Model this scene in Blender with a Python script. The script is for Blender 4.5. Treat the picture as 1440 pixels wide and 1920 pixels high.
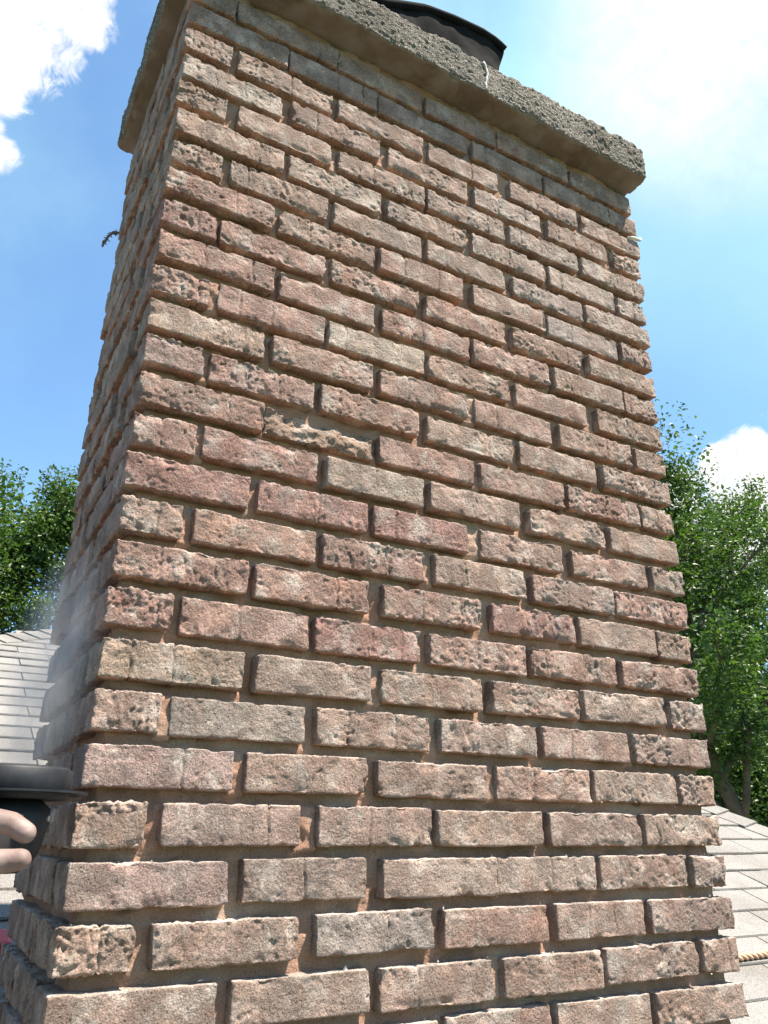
import bpy, math, random
import numpy as np
from mathutils import Vector, Matrix

# ------------------------------------------------------------------ camera, sky, sun, exposure
scene = bpy.context.scene
for o in list(bpy.data.objects):
    bpy.data.objects.remove(o)
col = scene.collection

YAW, PITCH, ROLL = 0.516403, 0.389723, 0.002185
CAM = Vector((-0.18905, -1.08582, 0.16634))
fwd = Vector((math.sin(YAW)*math.cos(PITCH), math.cos(YAW)*math.cos(PITCH), math.sin(PITCH)))
rgt = fwd.cross(Vector((0, 0, 1))).normalized()
upv = rgt.cross(fwd)
rgt, upv = rgt*math.cos(ROLL)+upv*math.sin(ROLL), -rgt*math.sin(ROLL)+upv*math.cos(ROLL)
cd = bpy.data.cameras.new('camera')
cam = bpy.data.objects.new('camera', cd)
col.objects.link(cam)
cam.matrix_world = Matrix(((rgt.x, upv.x, -fwd.x, CAM.x), (rgt.y, upv.y, -fwd.y, CAM.y), (rgt.z, upv.z, -fwd.z, CAM.z), (0, 0, 0, 1)))
cd.sensor_fit = 'VERTICAL'; cd.sensor_height = 24.0; cd.sensor_width = 18.0
cd.lens = 24.0*0.773384; cd.clip_start = 0.02; cd.clip_end = 3000
scene.camera = cam

SUN = Vector((0.33, -0.35, 1.0)).normalized()          # towards the sun
SUN_EL = math.asin(SUN.z)
SUN_AZ = math.atan2(SUN.x, SUN.y)
sd = bpy.data.lights.new('sun', 'SUN'); sd.energy = 5.0; sd.angle = math.radians(0.53); sd.color = (1.0, 0.91, 0.79)
sun = bpy.data.objects.new('sun', sd); col.objects.link(sun)
sun.rotation_euler = (-SUN).to_track_quat('-Z', 'Y').to_euler(); sun.location = (2, -4, 9)

world = bpy.data.worlds.new('World'); scene.world = world; world.use_nodes = True
wt = world.node_tree; wt.nodes.clear()
def wn(t, **k):
    n = wt.nodes.new(t)
    for a, b in k.items(): setattr(n, a, b)
    return n
def wl(a, b): wt.links.new(a, b)
def wmath(op, a, b=None, clamp=False):
    n = wn('ShaderNodeMath', operation=op, use_clamp=clamp)
    for i, v in enumerate((a, b)):
        if v is None: continue
        if isinstance(v, (int, float)): n.inputs[i].default_value = v
        else: wl(v, n.inputs[i])
    return n.outputs[0]
wout = wn('ShaderNodeOutputWorld'); wbg = wn('ShaderNodeBackground'); wbg.inputs[1].default_value = 0.088
sky = wn('ShaderNodeTexSky', sky_type='NISHITA', sun_disc=False, sun_elevation=SUN_EL, sun_rotation=SUN_AZ,
         altitude=200.0, air_density=1.0, dust_density=0.6, ozone_density=1.6)
tc = wn('ShaderNodeTexCoord')
nrm = wn('ShaderNodeVectorMath', operation='NORMALIZE'); wl(tc.outputs['Generated'], nrm.inputs[0])
D = nrm.outputs[0]
n1 = wn('ShaderNodeTexNoise'); n1.inputs['Scale'].default_value = 30.0; n1.inputs['Detail'].default_value = 9.0; n1.inputs['Roughness'].default_value = 0.62; n1.inputs['Distortion'].default_value = 0.6
wl(D, n1.inputs['Vector'])
n2 = wn('ShaderNodeTexNoise'); n2.inputs['Scale'].default_value = 2.2; n2.inputs['Detail'].default_value = 7.0; n2.inputs['Roughness'].default_value = 0.55
wl(D, n2.inputs['Vector'])
def blob(d, rad):                                       # 1 in the middle of a cloud, 0 at its rim
    d = Vector(d).normalized()
    n = wn('ShaderNodeVectorMath', operation='DOT_PRODUCT'); wl(D, n.inputs[0]); n.inputs[1].default_value = d
    m = wn('ShaderNodeMapRange', interpolation_type='SMOOTHSTEP'); wl(n.outputs['Value'], m.inputs['Value'])
    m.inputs['From Min'].default_value = math.cos(math.radians(rad)); m.inputs['From Max'].default_value = 1.0
    return m.outputs[0]
f = None
for d, r in (((-0.050, 0.655, 0.755), 5.4), ((-0.004, 0.632, 0.775), 3.4), ((-0.068, 0.692, 0.718), 3.8), ((-0.046, 0.748, 0.663), 2.0), ((-0.060, 0.735, 0.672), 2.0),
             ((0.752, 0.530, 0.388), 3.0), ((0.771, 0.500, 0.392), 3.6), ((0.728, 0.568, 0.374), 3.2), ((0.705, 0.595, 0.37), 3.0), ((0.80, 0.48, 0.36), 6.0), ((0.775, 0.55, 0.31), 6.5), ((0.725, 0.60, 0.33), 4.0),
             ((-0.55, 0.62, 0.5), 8.0), ((0.6, -0.5, 0.62), 8.0), ((-0.6, -0.55, 0.5), 9.0), ((0.1, -0.85, 0.5), 8.0), ((0.95, -0.05, 0.33), 8.0), ((-0.9, 0.1, 0.4), 8.0)):
    b = blob(d, r)
    f = b if f is None else wmath('MAXIMUM', f, b)
nz = wmath('MULTIPLY', wmath('SUBTRACT', n1.outputs['Fac'], 0.5), 2.2)
cum = wn('ShaderNodeMapRange', interpolation_type='SMOOTHSTEP')
wl(wmath('ADD', wmath('SUBTRACT', wmath('MULTIPLY', f, 1.25), 0.30), nz), cum.inputs['Value']); cum.inputs['From Min'].default_value = 0.14; cum.inputs['From Max'].default_value = 0.80
cumf = cum.outputs[0]
# thin high veil, thickest towards the upper right
v = wmath('MAXIMUM', blob((0.60, 0.29, 0.75), 24.0), wmath('MULTIPLY', blob((0.25, 0.45, 0.85), 16.0), 0.45))
vn = wn('ShaderNodeMapRange'); wl(n2.outputs['Fac'], vn.inputs['Value']); vn.inputs['From Min'].default_value = 0.3; vn.inputs['From Max'].default_value = 0.7; vn.inputs['To Min'].default_value = 0.45; vn.inputs['To Max'].default_value = 1.25
veil = wmath('MULTIPLY', v, vn.outputs[0], clamp=True)
wisp = wn('ShaderNodeMapRange', interpolation_type='SMOOTHSTEP'); wl(n2.outputs['Fac'], wisp.inputs['Value']); wisp.inputs['From Min'].default_value = 0.42; wisp.inputs['From Max'].default_value = 0.85
veil = wmath('ADD', veil, wmath('MULTIPLY', wisp.outputs[0], 0.5), clamp=True)
tint = wn('ShaderNodeMix', data_type='RGBA', blend_type='MULTIPLY'); tint.inputs['Factor'].default_value = 1.0
wl(sky.outputs[0], tint.inputs['A']); tint.inputs['B'].default_value = (0.84, 1.03, 1.08, 1)
m1 = wn('ShaderNodeMix', data_type='RGBA'); wl(veil, m1.inputs['Factor']); wl(tint.outputs['Result'], m1.inputs['A']); m1.inputs['B'].default_value = (2.2, 3.7, 4.1, 1)
core = wmath('MULTIPLY', wmath('MAXIMUM', blob((0.575, 0.30, 0.765), 13.0), blob((0.66, 0.16, 0.73), 13.0)), vn.outputs[0], clamp=True)
cumf = wmath('MAXIMUM', cumf, core)
m2 = wn('ShaderNodeMix', data_type='RGBA'); wl(cumf, m2.inputs['Factor']); wl(m1.outputs['Result'], m2.inputs['A']); ccol = wn('ShaderNodeMix', data_type='RGBA'); cs = wn('ShaderNodeMapRange'); wl(n1.outputs['Fac'], cs.inputs['Value']); cs.inputs['From Min'].default_value = 0.3; cs.inputs['From Max'].default_value = 0.6; wl(cs.outputs[0], ccol.inputs['Factor']); ccol.inputs['A'].default_value = (3.65, 3.8, 4.0, 1); ccol.inputs['B'].default_value = (4.6, 4.6, 4.6, 1); wl(ccol.outputs['Result'], m2.inputs['B'])
wl(m2.outputs['Result'], wbg.inputs[0]); wl(wbg.outputs[0], wout.inputs[0])

vs = scene.view_settings
vs.view_transform = 'Standard'; vs.look = 'None'; vs.gamma = 1.0; vs.exposure = 1.66; vs.use_curve_mapping = False

# ------------------------------------------------------------------ numpy noise
_rs = np.random.RandomState(7)
_perm = np.concatenate([_rs.permutation(256)]*3)
_g = _rs.normal(size=(256, 3)); _g /= np.linalg.norm(_g, axis=1)[:, None]
def perlin(P):
    I = np.floor(P).astype(np.int64); F = P-I; I &= 255
    U = F*F*F*(F*(F*6-15)+10)
    out = 0
    for dx in (0, 1):
        a = _perm[I[:, 0]+dx]; wx = U[:, 0] if dx else 1-U[:, 0]
        for dy in (0, 1):
            b = _perm[a+I[:, 1]+dy]; wy = U[:, 1] if dy else 1-U[:, 1]
            for dz in (0, 1):
                g = _g[_perm[b+I[:, 2]+dz] & 255]; wz = U[:, 2] if dz else 1-U[:, 2]
                out = out+wx*wy*wz*(g[:, 0]*(F[:, 0]-dx)+g[:, 1]*(F[:, 1]-dy)+g[:, 2]*(F[:, 2]-dz))
    return out*1.6
def fbm(P, o=3):
    s = 0; a = 1.0
    for k in range(o):
        s = s+a*perlin(P*2.03**k+k*17.3); a *= 0.5
    return s
def sstep(a, b, x):
    t = np.clip((x-a)/(b-a), 0, 1); return t*t*(3-2*t)

# ------------------------------------------------------------------ object helpers
def mesh_np(name, V, Fc, smooth=True):
    me = bpy.data.meshes.new(name)
    V = np.ascontiguousarray(V, np.float32); Fc = np.ascontiguousarray(Fc, np.int32)
    n, k = Fc.shape
    me.vertices.add(len(V)); me.vertices.foreach_set('co', V.ravel())
    me.loops.add(n*k); me.loops.foreach_set('vertex_index', Fc.ravel())
    me.polygons.add(n); me.polygons.foreach_set('loop_start', np.arange(n, dtype=np.int32)*k)
    me.polygons.foreach_set('loop_total', np.full(n, k, np.int32))
    me.polygons.foreach_set('use_smooth', np.full(n, smooth, bool))
    me.update(calc_edges=True); me.validate()
    return me
def link(name, me, mat=None, parent=None, loc=(0, 0, 0), rot=(0, 0, 0)):
    o = bpy.data.objects.new(name, me); col.objects.link(o)
    o.location = loc; o.rotation_euler = rot
    if mat is not None and me is not None and not me.materials: me.materials.append(mat)
    if parent is not None: o.parent = parent
    return o
def thing(name, label, cat, loc=(0, 0, 0), group=None):
    o = link(name, None, loc=loc); o.empty_display_size = 0.1
    return tag(o, label, cat, group)
def tag(o, label=None, cat=None, group=None, kind=None):
    if label: o['label'] = label
    if cat: o['category'] = cat
    if group: o['group'] = group
    if kind: o['kind'] = kind
    return o
class MB:                                               # collects loose polygons
    def __init__(s): s.v = []; s.f = []
    def add(s, V, Fc):
        k = len(s.v); s.v += [tuple(map(float, p)) for p in V]; s.f += [tuple(int(i)+k for i in q) for q in Fc]
        return s
    def box(s, a, b):
        x0, y0, z0 = a; x1, y1, z1 = b
        return s.add([(x0,y0,z0),(x1,y0,z0),(x1,y1,z0),(x0,y1,z0),(x0,y0,z1),(x1,y0,z1),(x1,y1,z1),(x0,y1,z1)],
                     [(0,3,2,1),(4,5,6,7),(0,1,5,4),(1,2,6,5),(2,3,7,6),(3,0,4,7)])
    def tube(s, pts, rad, seg=8, caps=True):
        pts = [Vector(p) for p in pts]; n = len(pts); rings = []
        ref = Vector((0.3, 0.2, 1)) if abs((pts[-1]-pts[0]).normalized().z) < 0.9 else Vector((1, 0.2, 0.1))
        V = []
        for i, p in enumerate(pts):
            t = (pts[min(i+1, n-1)]-pts[max(i-1, 0)]).normalized()
            a = t.cross(ref).normalized(); b = t.cross(a)
            r = rad[i] if hasattr(rad, '__len__') else rad
            for k in range(seg):
                w = 2*math.pi*k/seg
                V.append(p+a*(r*math.cos(w))+b*(r*math.sin(w)))
        Fc = [(i*seg+k, (i+1)*seg+k, (i+1)*seg+(k+1) % seg, i*seg+(k+1) % seg) for i in range(n-1) for k in range(seg)]
        if caps: Fc += [tuple(range(seg)), tuple((n-1)*seg+k for k in reversed(range(seg)))]
        return s.add(V, Fc)
    def lathe(s, prof, seg=32, axis=(0, 0, 1), org=(0, 0, 0)):
        ax = Vector(axis).normalized(); q = ax.to_track_quat('Z', 'Y'); org = Vector(org); V = []
        for r, h in prof:
            for k in range(seg):
                w = 2*math.pi*k/seg; V.append(org+q @ Vector((r*math.cos(w), r*math.sin(w), h)))
        Fc = [(i*seg+k, i*seg+(k+1) % seg, (i+1)*seg+(k+1) % seg, (i+1)*seg+k) for i in range(len(prof)-1) for k in range(seg)]
        Fc += [tuple(reversed(range(seg))), tuple((len(prof)-1)*seg+k for k in range(seg))]
        return s.add(V, Fc)
    def build(s, name, mat, parent=None, loc=(0, 0, 0), smooth=False, bevel=0, rot=(0, 0, 0)):
        me = bpy.data.meshes.new(name); me.from_pydata(s.v, [], s.f); me.update()
        if smooth: me.polygons.foreach_set('use_smooth', np.ones(len(me.polygons), bool))
        o = link(name, me, mat, parent, loc, rot)
        if bevel:
            m = o.modifiers.new('bevel', 'BEVEL'); m.width = bevel; m.segments = 2; m.limit_method = 'ANGLE'
        return o

# ------------------------------------------------------------------ materials
class Mat:
    def __init__(s, name):
        s.m = bpy.data.materials.new(name); s.m.use_nodes = True; s.t = s.m.node_tree; s.t.nodes.clear()
        s.out = s.n('ShaderNodeOutputMaterial'); s.tc = s.n('ShaderNodeTexCoord')
    def n(s, ty, **k):
        n = s.t.nodes.new(ty)
        for a, b in k.items(): setattr(n, a, b)
        return n
    def put(s, sock, v):
        if isinstance(v, bpy.types.NodeSocket): s.t.links.new(v, sock)
        elif isinstance(v, (tuple, list)) and len(v) == 3 and sock.type == 'RGBA': sock.default_value = (*v, 1)
        else: sock.default_value = v
    def noise(s, scale, detail=4, rough=0.55, vec=None, dist=0):
        n = s.n('ShaderNodeTexNoise'); s.put(n.inputs['Vector'], vec if vec is not None else s.tc.outputs['Object'])
        n.inputs['Scale'].default_value = scale; n.inputs['Detail'].default_value = detail; n.inputs['Roughness'].default_value = rough; n.inputs['Distortion'].default_value = dist
        return n.outputs['Fac']
    def ramp(s, x, a, b, lo=0.0, hi=1.0):
        n = s.n('ShaderNodeMapRange', interpolation_type='SMOOTHSTEP'); s.put(n.inputs['Value'], x)
        n.inputs['From Min'].default_value = a; n.inputs['From Max'].default_value = b; n.inputs['To Min'].default_value = lo; n.inputs['To Max'].default_value = hi
        return n.outputs[0]
    def math(s, op, a, b=0.0):
        n = s.n('ShaderNodeMath', operation=op); s.put(n.inputs[0], a); s.put(n.inputs[1], b); return n.outputs[0]
    def mix(s, f, a, b, mode='MIX'):
        n = s.n('ShaderNodeMix', data_type='RGBA', blend_type=mode); s.put(n.inputs['Factor'], f); s.put(n.inputs['A'], a); s.put(n.inputs['B'], b); return n.outputs['Result']
    def bump(s, h, strength, dist, prev=None):
        n = s.n('ShaderNodeBump'); s.put(n.inputs['Height'], h); n.inputs['Strength'].default_value = strength; n.inputs['Distance'].default_value = dist
        if prev is not None: s.put(n.inputs['Normal'], prev)
        return n.outputs[0]
    def finish(s, color, rough=0.9, normal=None, spec=0.3, metal=0.0, **k):
        b = s.n('ShaderNodeBsdfPrincipled'); s.put(b.inputs['Base Color'], color); s.put(b.inputs['Roughness'], rough)
        b.inputs['Specular IOR Level'].default_value = spec; b.inputs['Metallic'].default_value = metal
        if normal is not None: s.put(b.inputs['Normal'], normal)
        for a, v in k.items(): s.put(b.inputs[a], v)
        s.bsdf = b; s.t.links.new(b.outputs[0], s.out.inputs[0]); return s.m

def mat_brick():
    m = Mat('brick'); oi = m.n('ShaderNodeObjectInfo')
    off = m.n('ShaderNodeVectorMath', operation='MULTIPLY_ADD'); m.put(off.inputs[0], oi.outputs['Random']); off.inputs[1].default_value = (31.0, 17.0, 23.0); m.put(off.inputs[2], m.tc.outputs['Object'])
    P = off.outputs[0]
    base = oi.outputs['Color']
    # raw red clay plus painted warm bounce light on the undersides, weathered skin on the outer faces
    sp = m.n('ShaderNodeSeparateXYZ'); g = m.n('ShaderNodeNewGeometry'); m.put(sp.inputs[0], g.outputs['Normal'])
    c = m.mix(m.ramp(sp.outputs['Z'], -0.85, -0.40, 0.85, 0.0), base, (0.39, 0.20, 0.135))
    c = m.mix(m.ramp(sp.outputs['Z'], 0.50, 0.85, 0.0, 0.7), c, (0.52, 0.455, 0.39))      # mortar dust lying on the ledges, paled further to paint in strong sun
    st = m.n('ShaderNodeMapping'); m.put(st.inputs['Vector'], P); st.inputs['Scale'].default_value = (24, 24, 2.5)
    band = m.ramp(m.noise(1.0, 3, 0.5, st.outputs[0]), 0.45, 0.68, 0.0, 0.5)
    c = m.mix(band, c, m.mix(0.5, base, (0.24, 0.225, 0.215)))
    c = m.mix(m.ramp(m.noise(26, 6, 0.65, P), 0.48, 0.68, 0.0, 0.6), c, (0.43, 0.375, 0.325))
    c = m.mix(m.ramp(m.noise(14, 5, 0.6, P, 0.3), 0.55, 0.72, 0.0, 0.5), c, m.mix(1.0, base, (0.80, 0.62, 0.56), 'MULTIPLY'))
    grain = m.noise(420, 3, 0.6, P)
    c = m.mix(1.0, c, m.ramp(grain, 0.28, 0.72, 0.62, 1.32), 'MULTIPLY')  # brick grain, its contrast widened to paint in lit and shaded specks
    v = m.n('ShaderNodeTexVoronoi'); m.put(v.inputs['Vector'], P); v.inputs['Scale'].default_value = 130
    pit = m.math('MULTIPLY', m.ramp(v.outputs['Distance'], 0.10, 0.24, 1.0, 0.0), m.ramp(m.noise(30, 2, 0.5, P), 0.5, 0.62))
    c = m.mix(m.math('MULTIPLY', pit, 0.6), c, (0.07, 0.05, 0.042))
    n = m.bump(m.math('MULTIPLY', m.noise(230, 5, 0.70, P), m.ramp(m.noise(24, 3, 0.5, P), 0.38, 0.62, 0.35, 1.3)), 1.0, 0.0085)
    n = m.bump(grain, 0.7, 0.0015, n)
    n = m.bump(m.math('MULTIPLY', pit, -1.0), 0.8, 0.002, n)
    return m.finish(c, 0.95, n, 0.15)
def mat_mortar():
    m = Mat('mortar')
    c = m.mix(m.ramp(m.noise(9, 5, 0.6), 0.42, 0.66), (0.34, 0.200, 0.142), (0.37, 0.262, 0.20))
    c = m.mix(m.ramp(m.noise(3, 3), 0.45, 0.65, 0, 0.6), c, (0.30, 0.175, 0.125))
    gr = m.noise(500, 3, 0.6); c = m.mix(1.0, c, m.ramp(gr, 0.25, 0.75, 0.75, 1.2), 'MULTIPLY')
    n = m.bump(m.noise(110, 6, 0.72), 1.0, 0.006); n = m.bump(gr, 0.5, 0.001, n)
    return m.finish(c, 0.97, n, 0.1)
def mat_concrete():
    m = Mat('exposed_aggregate')
    v = m.n('ShaderNodeTexVoronoi'); m.put(v.inputs['Vector'], m.tc.outputs['Object']); v.inputs['Scale'].default_value = 210
    sc = m.n('ShaderNodeSeparateColor'); m.put(sc.inputs[0], v.outputs['Color'])
    peb = m.mix(sc.outputs['Red'], (0.10, 0.088, 0.072), (0.42, 0.375, 0.315))
    gap = m.ramp(v.outputs['Distance'], 0.32, 0.55)
    c = m.mix(gap, peb, (0.10, 0.088, 0.074))
    c = m.mix(m.ramp(m.noise(7, 5), 0.45, 0.7, 0, 0.5), c, m.mix(1.0, c, (0.62, 0.60, 0.58), 'MULTIPLY'))
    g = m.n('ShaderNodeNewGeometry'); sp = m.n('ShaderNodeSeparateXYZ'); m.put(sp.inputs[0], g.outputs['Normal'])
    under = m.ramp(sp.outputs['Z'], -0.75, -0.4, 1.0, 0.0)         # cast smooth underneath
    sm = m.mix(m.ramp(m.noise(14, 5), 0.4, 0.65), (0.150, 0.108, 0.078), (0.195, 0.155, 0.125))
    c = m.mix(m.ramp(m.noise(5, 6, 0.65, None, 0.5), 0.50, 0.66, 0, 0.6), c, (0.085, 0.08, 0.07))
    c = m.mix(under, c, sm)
    c = m.mix(m.ramp(m.noise(8, 6, 0.7, None, 0.8), 0.52, 0.64, 0, 0.55), c, m.mix(1.0, c, (0.55, 0.5, 0.46), 'MULTIPLY'))
    h = m.math('MULTIPLY', m.ramp(v.outputs['Distance'], 0.0, 0.6, 1.0, 0.0), m.math('SUBTRACT', 1.0, under))
    n = m.bump(h, 0.9, 0.004); n = m.bump(m.noise(300, 4), 0.5, 0.0015, n)
    return m.finish(c, 0.95, n, 0.15)
def mat_shingle(name, base):
    m = Mat(name); oi = m.n('ShaderNodeObjectInfo'); g = m.n('ShaderNodeNewGeometry')
    P = g.outputs['Position']
    r = m.math('FRACT', m.math('ADD', oi.outputs['Random'], g.outputs['Random Per Island']))
    c = m.mix(r, tuple(x*0.86 for x in base), tuple(x*1.1 for x in base))
    gr = m.noise(340, 3, 0.7, P); c = m.mix(1.0, c, m.ramp(gr, 0.3, 0.7, 0.45, 1.5), 'MULTIPLY')
    c = m.mix(m.ramp(m.noise(2.2, 6, 0.65, P), 0.42, 0.68, 0, 0.75), c, m.mix(1.0, c, (0.72, 0.70, 0.68), 'MULTIPLY'))
    n = m.bump(gr, 0.5, 0.002)
    return m.finish(c, 0.95, n, 0.15)
def mat_plain(name, c, rough=0.6, var=0.12, scale=30, bump=0.15, dist=0.002, spec=0.4, metal=0.0, **k):
    m = Mat(name); nz = m.noise(scale, 5, 0.6)
    cc = m.mix(1.0, c, m.ramp(nz, 0.3, 0.7, 1-var, 1+var), 'MULTIPLY')
    return m.finish(cc, rough, m.bump(m.noise(scale*3, 4), bump, dist), spec, metal, **k)
def mat_leaf(name, a, b):
    m = Mat(name); g = m.n('ShaderNodeNewGeometry')
    c = m.mix(g.outputs['Random Per Island'], a, b)
    c = m.mix(m.ramp(m.noise(0.9, 3, 0.5, g.outputs['Position']), 0.35, 0.65), c, m.mix(1.0, c, (1.35, 1.22, 0.85), 'MULTIPLY'))
    d = m.n('ShaderNodeBsdfPrincipled'); m.put(d.inputs['Base Color'], c); d.inputs['Roughness'].default_value = 0.45; d.inputs['Specular IOR Level'].default_value = 0.35
    t = m.n('ShaderNodeBsdfTranslucent'); m.put(t.inputs[0], m.mix(1.0, c, (1.25, 1.5, 0.65), 'MULTIPLY'))
    x = m.n('ShaderNodeMixShader'); x.inputs[0].default_value = 0.34
    m.t.links.new(d.outputs[0], x.inputs[1]); m.t.links.new(t.outputs[0], x.inputs[2]); m.t.links.new(x.outputs[0], m.out.inputs[0])
    return m.m
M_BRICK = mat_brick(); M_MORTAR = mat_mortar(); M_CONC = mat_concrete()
M_SHING = mat_shingle('asphalt_shingle', (0.20, 0.19, 0.178))
M_BARK = mat_plain('bark', (0.10, 0.078, 0.058), 0.95, 0.35, 6, 0.6, 0.02, 0.1)

# ------------------------------------------------------------------ ground, house, roof
ZG = -4.7
TAN = math.tan(math.radians(24)); COS = math.cos(math.radians(24)); Z0 = -0.525
def roof_z(y): return Z0+TAN*y
def grass_mat():
    m = Mat('lawn'); P = m.n('ShaderNodeNewGeometry').outputs['Position']
    c = m.mix(m.ramp(m.noise(0.6, 6, 0.6, P), 0.35, 0.65), (0.045, 0.075, 0.02), (0.085, 0.12, 0.035))
    return m.finish(c, 0.95, m.bump(m.noise(25, 4, 0.6, P), 0.6, 0.05), 0.1)
ground = MB().add([(-900, -900, ZG), (900, -900, ZG), (900, 900, ZG), (-900, 900, ZG)], [(0, 1, 2, 3)]).build('ground', grass_mat())
tag(ground, kind='structure')

EY = -3.2; EZ = roof_z(EY); RY = 5.1; RZ = roof_z(RY)
A = (1.3, RY, RZ); B = (2.65, RY, RZ)
FL = (A[0]-(RY-EY), EY, EZ); FR = (3.42+(1.89-EY)*0.24, EY, EZ); BL = (FL[0], 13.4, EZ); BR = (9.6, 13.4, EZ)
house = thing('house', 'house under the hip roof of pale grey shingles around the brick chimney', 'house', (0, 0, ZG))
M_SID = mat_plain('siding', (0.55, 0.52, 0.46), 0.7, 0.06, 8, 0.1)
M_DECK = mat_shingle('roof_felt', (0.20, 0.195, 0.19))
def hloc(p): return (p[0], p[1], p[2]-ZG)
roof = MB().add([hloc(q) for q in (A, B, FL, FR, BL, BR)], [(2, 3, 1, 0), (3, 5, 1), (5, 4, 0, 1), (4, 2, 0), (2, 4, 5, 3)]).build('roof', M_DECK, house)
wallm = MB()
for (a, b) in ((FL, FR), (FR, BR), (BR, BL), (BL, FL)):
    cx, cy = 1.0, 5.0
    p = [a[0]+(cx-a[0])*0.06, a[1]+(cy-a[1])*0.06]; q = [b[0]+(cx-b[0])*0.06, b[1]+(cy-b[1])*0.06]
    wallm.add([(p[0], p[1], 0), (q[0], q[1], 0), (q[0], q[1], EZ-ZG-0.01), (p[0], p[1], EZ-ZG-0.01)], [(0, 1, 2, 3)])
wallm.build('wall', M_SID, house)

# shingle tabs: exposure 0.143 m, tab 0.305 m, each course offset by half a tab
EXPO, TAB, TH = 0.143, 0.305, 0.006
rnd = random.Random(5)
def tab_verts(x0, x1, s0, s1, lift0, lift1, dz=0):
    V = []
    for (x, s, h) in ((x0, s0, lift0), (x1, s0, lift0), (x1, s1, lift1), (x0, s1, lift1)):
        y = s*COS; z = roof_z(y)+h/COS
        V.append((x, y, z))
    V += [(x, y, z-TH) for (x, y, z) in V]
    return V
TABF = [(0, 1, 2, 3), (4, 7, 6, 5), (0, 4, 5, 1), (1, 5, 6, 2), (3, 2, 6, 7), (0, 3, 7, 4)]
def to_px(P):
    d = Vector(P)-CAM; z = d.dot(fwd)
    if z < 0.05: return None
    return (720+1484.9*d.dot(rgt)/z, 960-1484.9*d.dot(upv)/z)
field = MB(); vis = []
ncourse = int((RY/COS-EY/COS)/EXPO)
k0 = int(math.floor((EY/COS)/EXPO))
for k in range(k0, int(RY/COS/EXPO)+1):
    s0 = (k+0.62)*EXPO; s1 = s0+EXPO*1.25
    if s1*COS > RY-0.02: break
    y = s0*COS
    xl = A[0]-(RY-y); xr = 3.42+(1.89-y)*0.24
    x = math.floor(xl/TAB)*TAB+(0.5*TAB if k % 2 else 0)+0.04
    while x < xr:
        a, b = max(x+0.002, xl), min(x+TAB-0.003, xr)
        if b-a > 0.03 and not (b > 0.02 and a < 1.13 and s1*COS > 0.02 and y < 0.49):
            V = tab_verts(a, b, s0+rnd.uniform(-.004, .004), s1, 0.013+rnd.uniform(0, .004), 0.005)
            q = to_px(V[0])
            if q and -60 < q[1] < 2000 and (-120 < q[0] < 260 or 1240 < q[0] < 1560) and y > 0.3: vis.append((abs(q[0]-720), V))
            else: field.add(V, TABF)
        x += TAB
if len(vis) > 290:
    for _, V in vis[290:]: field.add(V, TABF)
    vis = vis[:290]
for _, V in vis:
    c = Vector(V[0])
    mb = MB().add([Vector(p)-c for p in V], TABF)
    mb.build('shingle', M_SHING, roof, hloc(c))
fo = field.build('shingle_field', M_SHING, roof, (0, 0, -ZG)); fo['kind'] = 'stuff'
# hip caps along the left hip, the ridge and the right edge
def caps(p, q, outw):
    p, q, outw = Vector(p), Vector(q), Vector(outw)
    L = (q-p).length; t = (q-p)/L; n = int(L/0.143); mb_all = MB()
    for i in range(n):
        a = p+t*(i*0.143); b = p+t*(i*0.143+0.19)
        w = 0.13; side1 = Vector((0, -COS, -math.sin(math.radians(24))))
        side1 = (side1-t*side1.dot(t)).normalized(); side2 = (outw-t*outw.dot(t)).normalized()
        up = Vector((0, 0, 1))
        V = [a+side1*w+up*.022, a+up*.034, a+side2*w+up*.022, b+side1*w+up*.010, b+up*.020, b+side2*w+up*.010]
        V += [v-up*0.006 for v in V]
        F_ = [(0, 1, 4, 3), (1, 2, 5, 4), (6, 9, 10, 7), (7, 10, 11, 8), (0, 6, 7, 1), (1, 7, 8, 2), (3, 4, 10, 9), (4, 5, 11, 10), (0, 3, 9, 6), (2, 8, 11, 5)]
        c = Vector(V[1]); qx = to_px(c)
        if qx and (-60 < qx[0] < 170 or 1260 < qx[0] < 1500) and 1100 < qx[1] < 1800:
            MB().add([v-c for v in V], F_).build('hip_shingle', M_SHING, roof, hloc(c))
        else: mb_all.add([v for v in V], F_)
    o = mb_all.build('hip_shingle_row', M_SHING, roof, (0, 0, -ZG)); o['kind'] = 'stuff'
caps(FL, A, (-0.9, 0.0, -0.4)); caps(FR, B, (0.8, 0, -0.5)); caps(A, B, (0, 0.9, -0.4))

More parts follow.
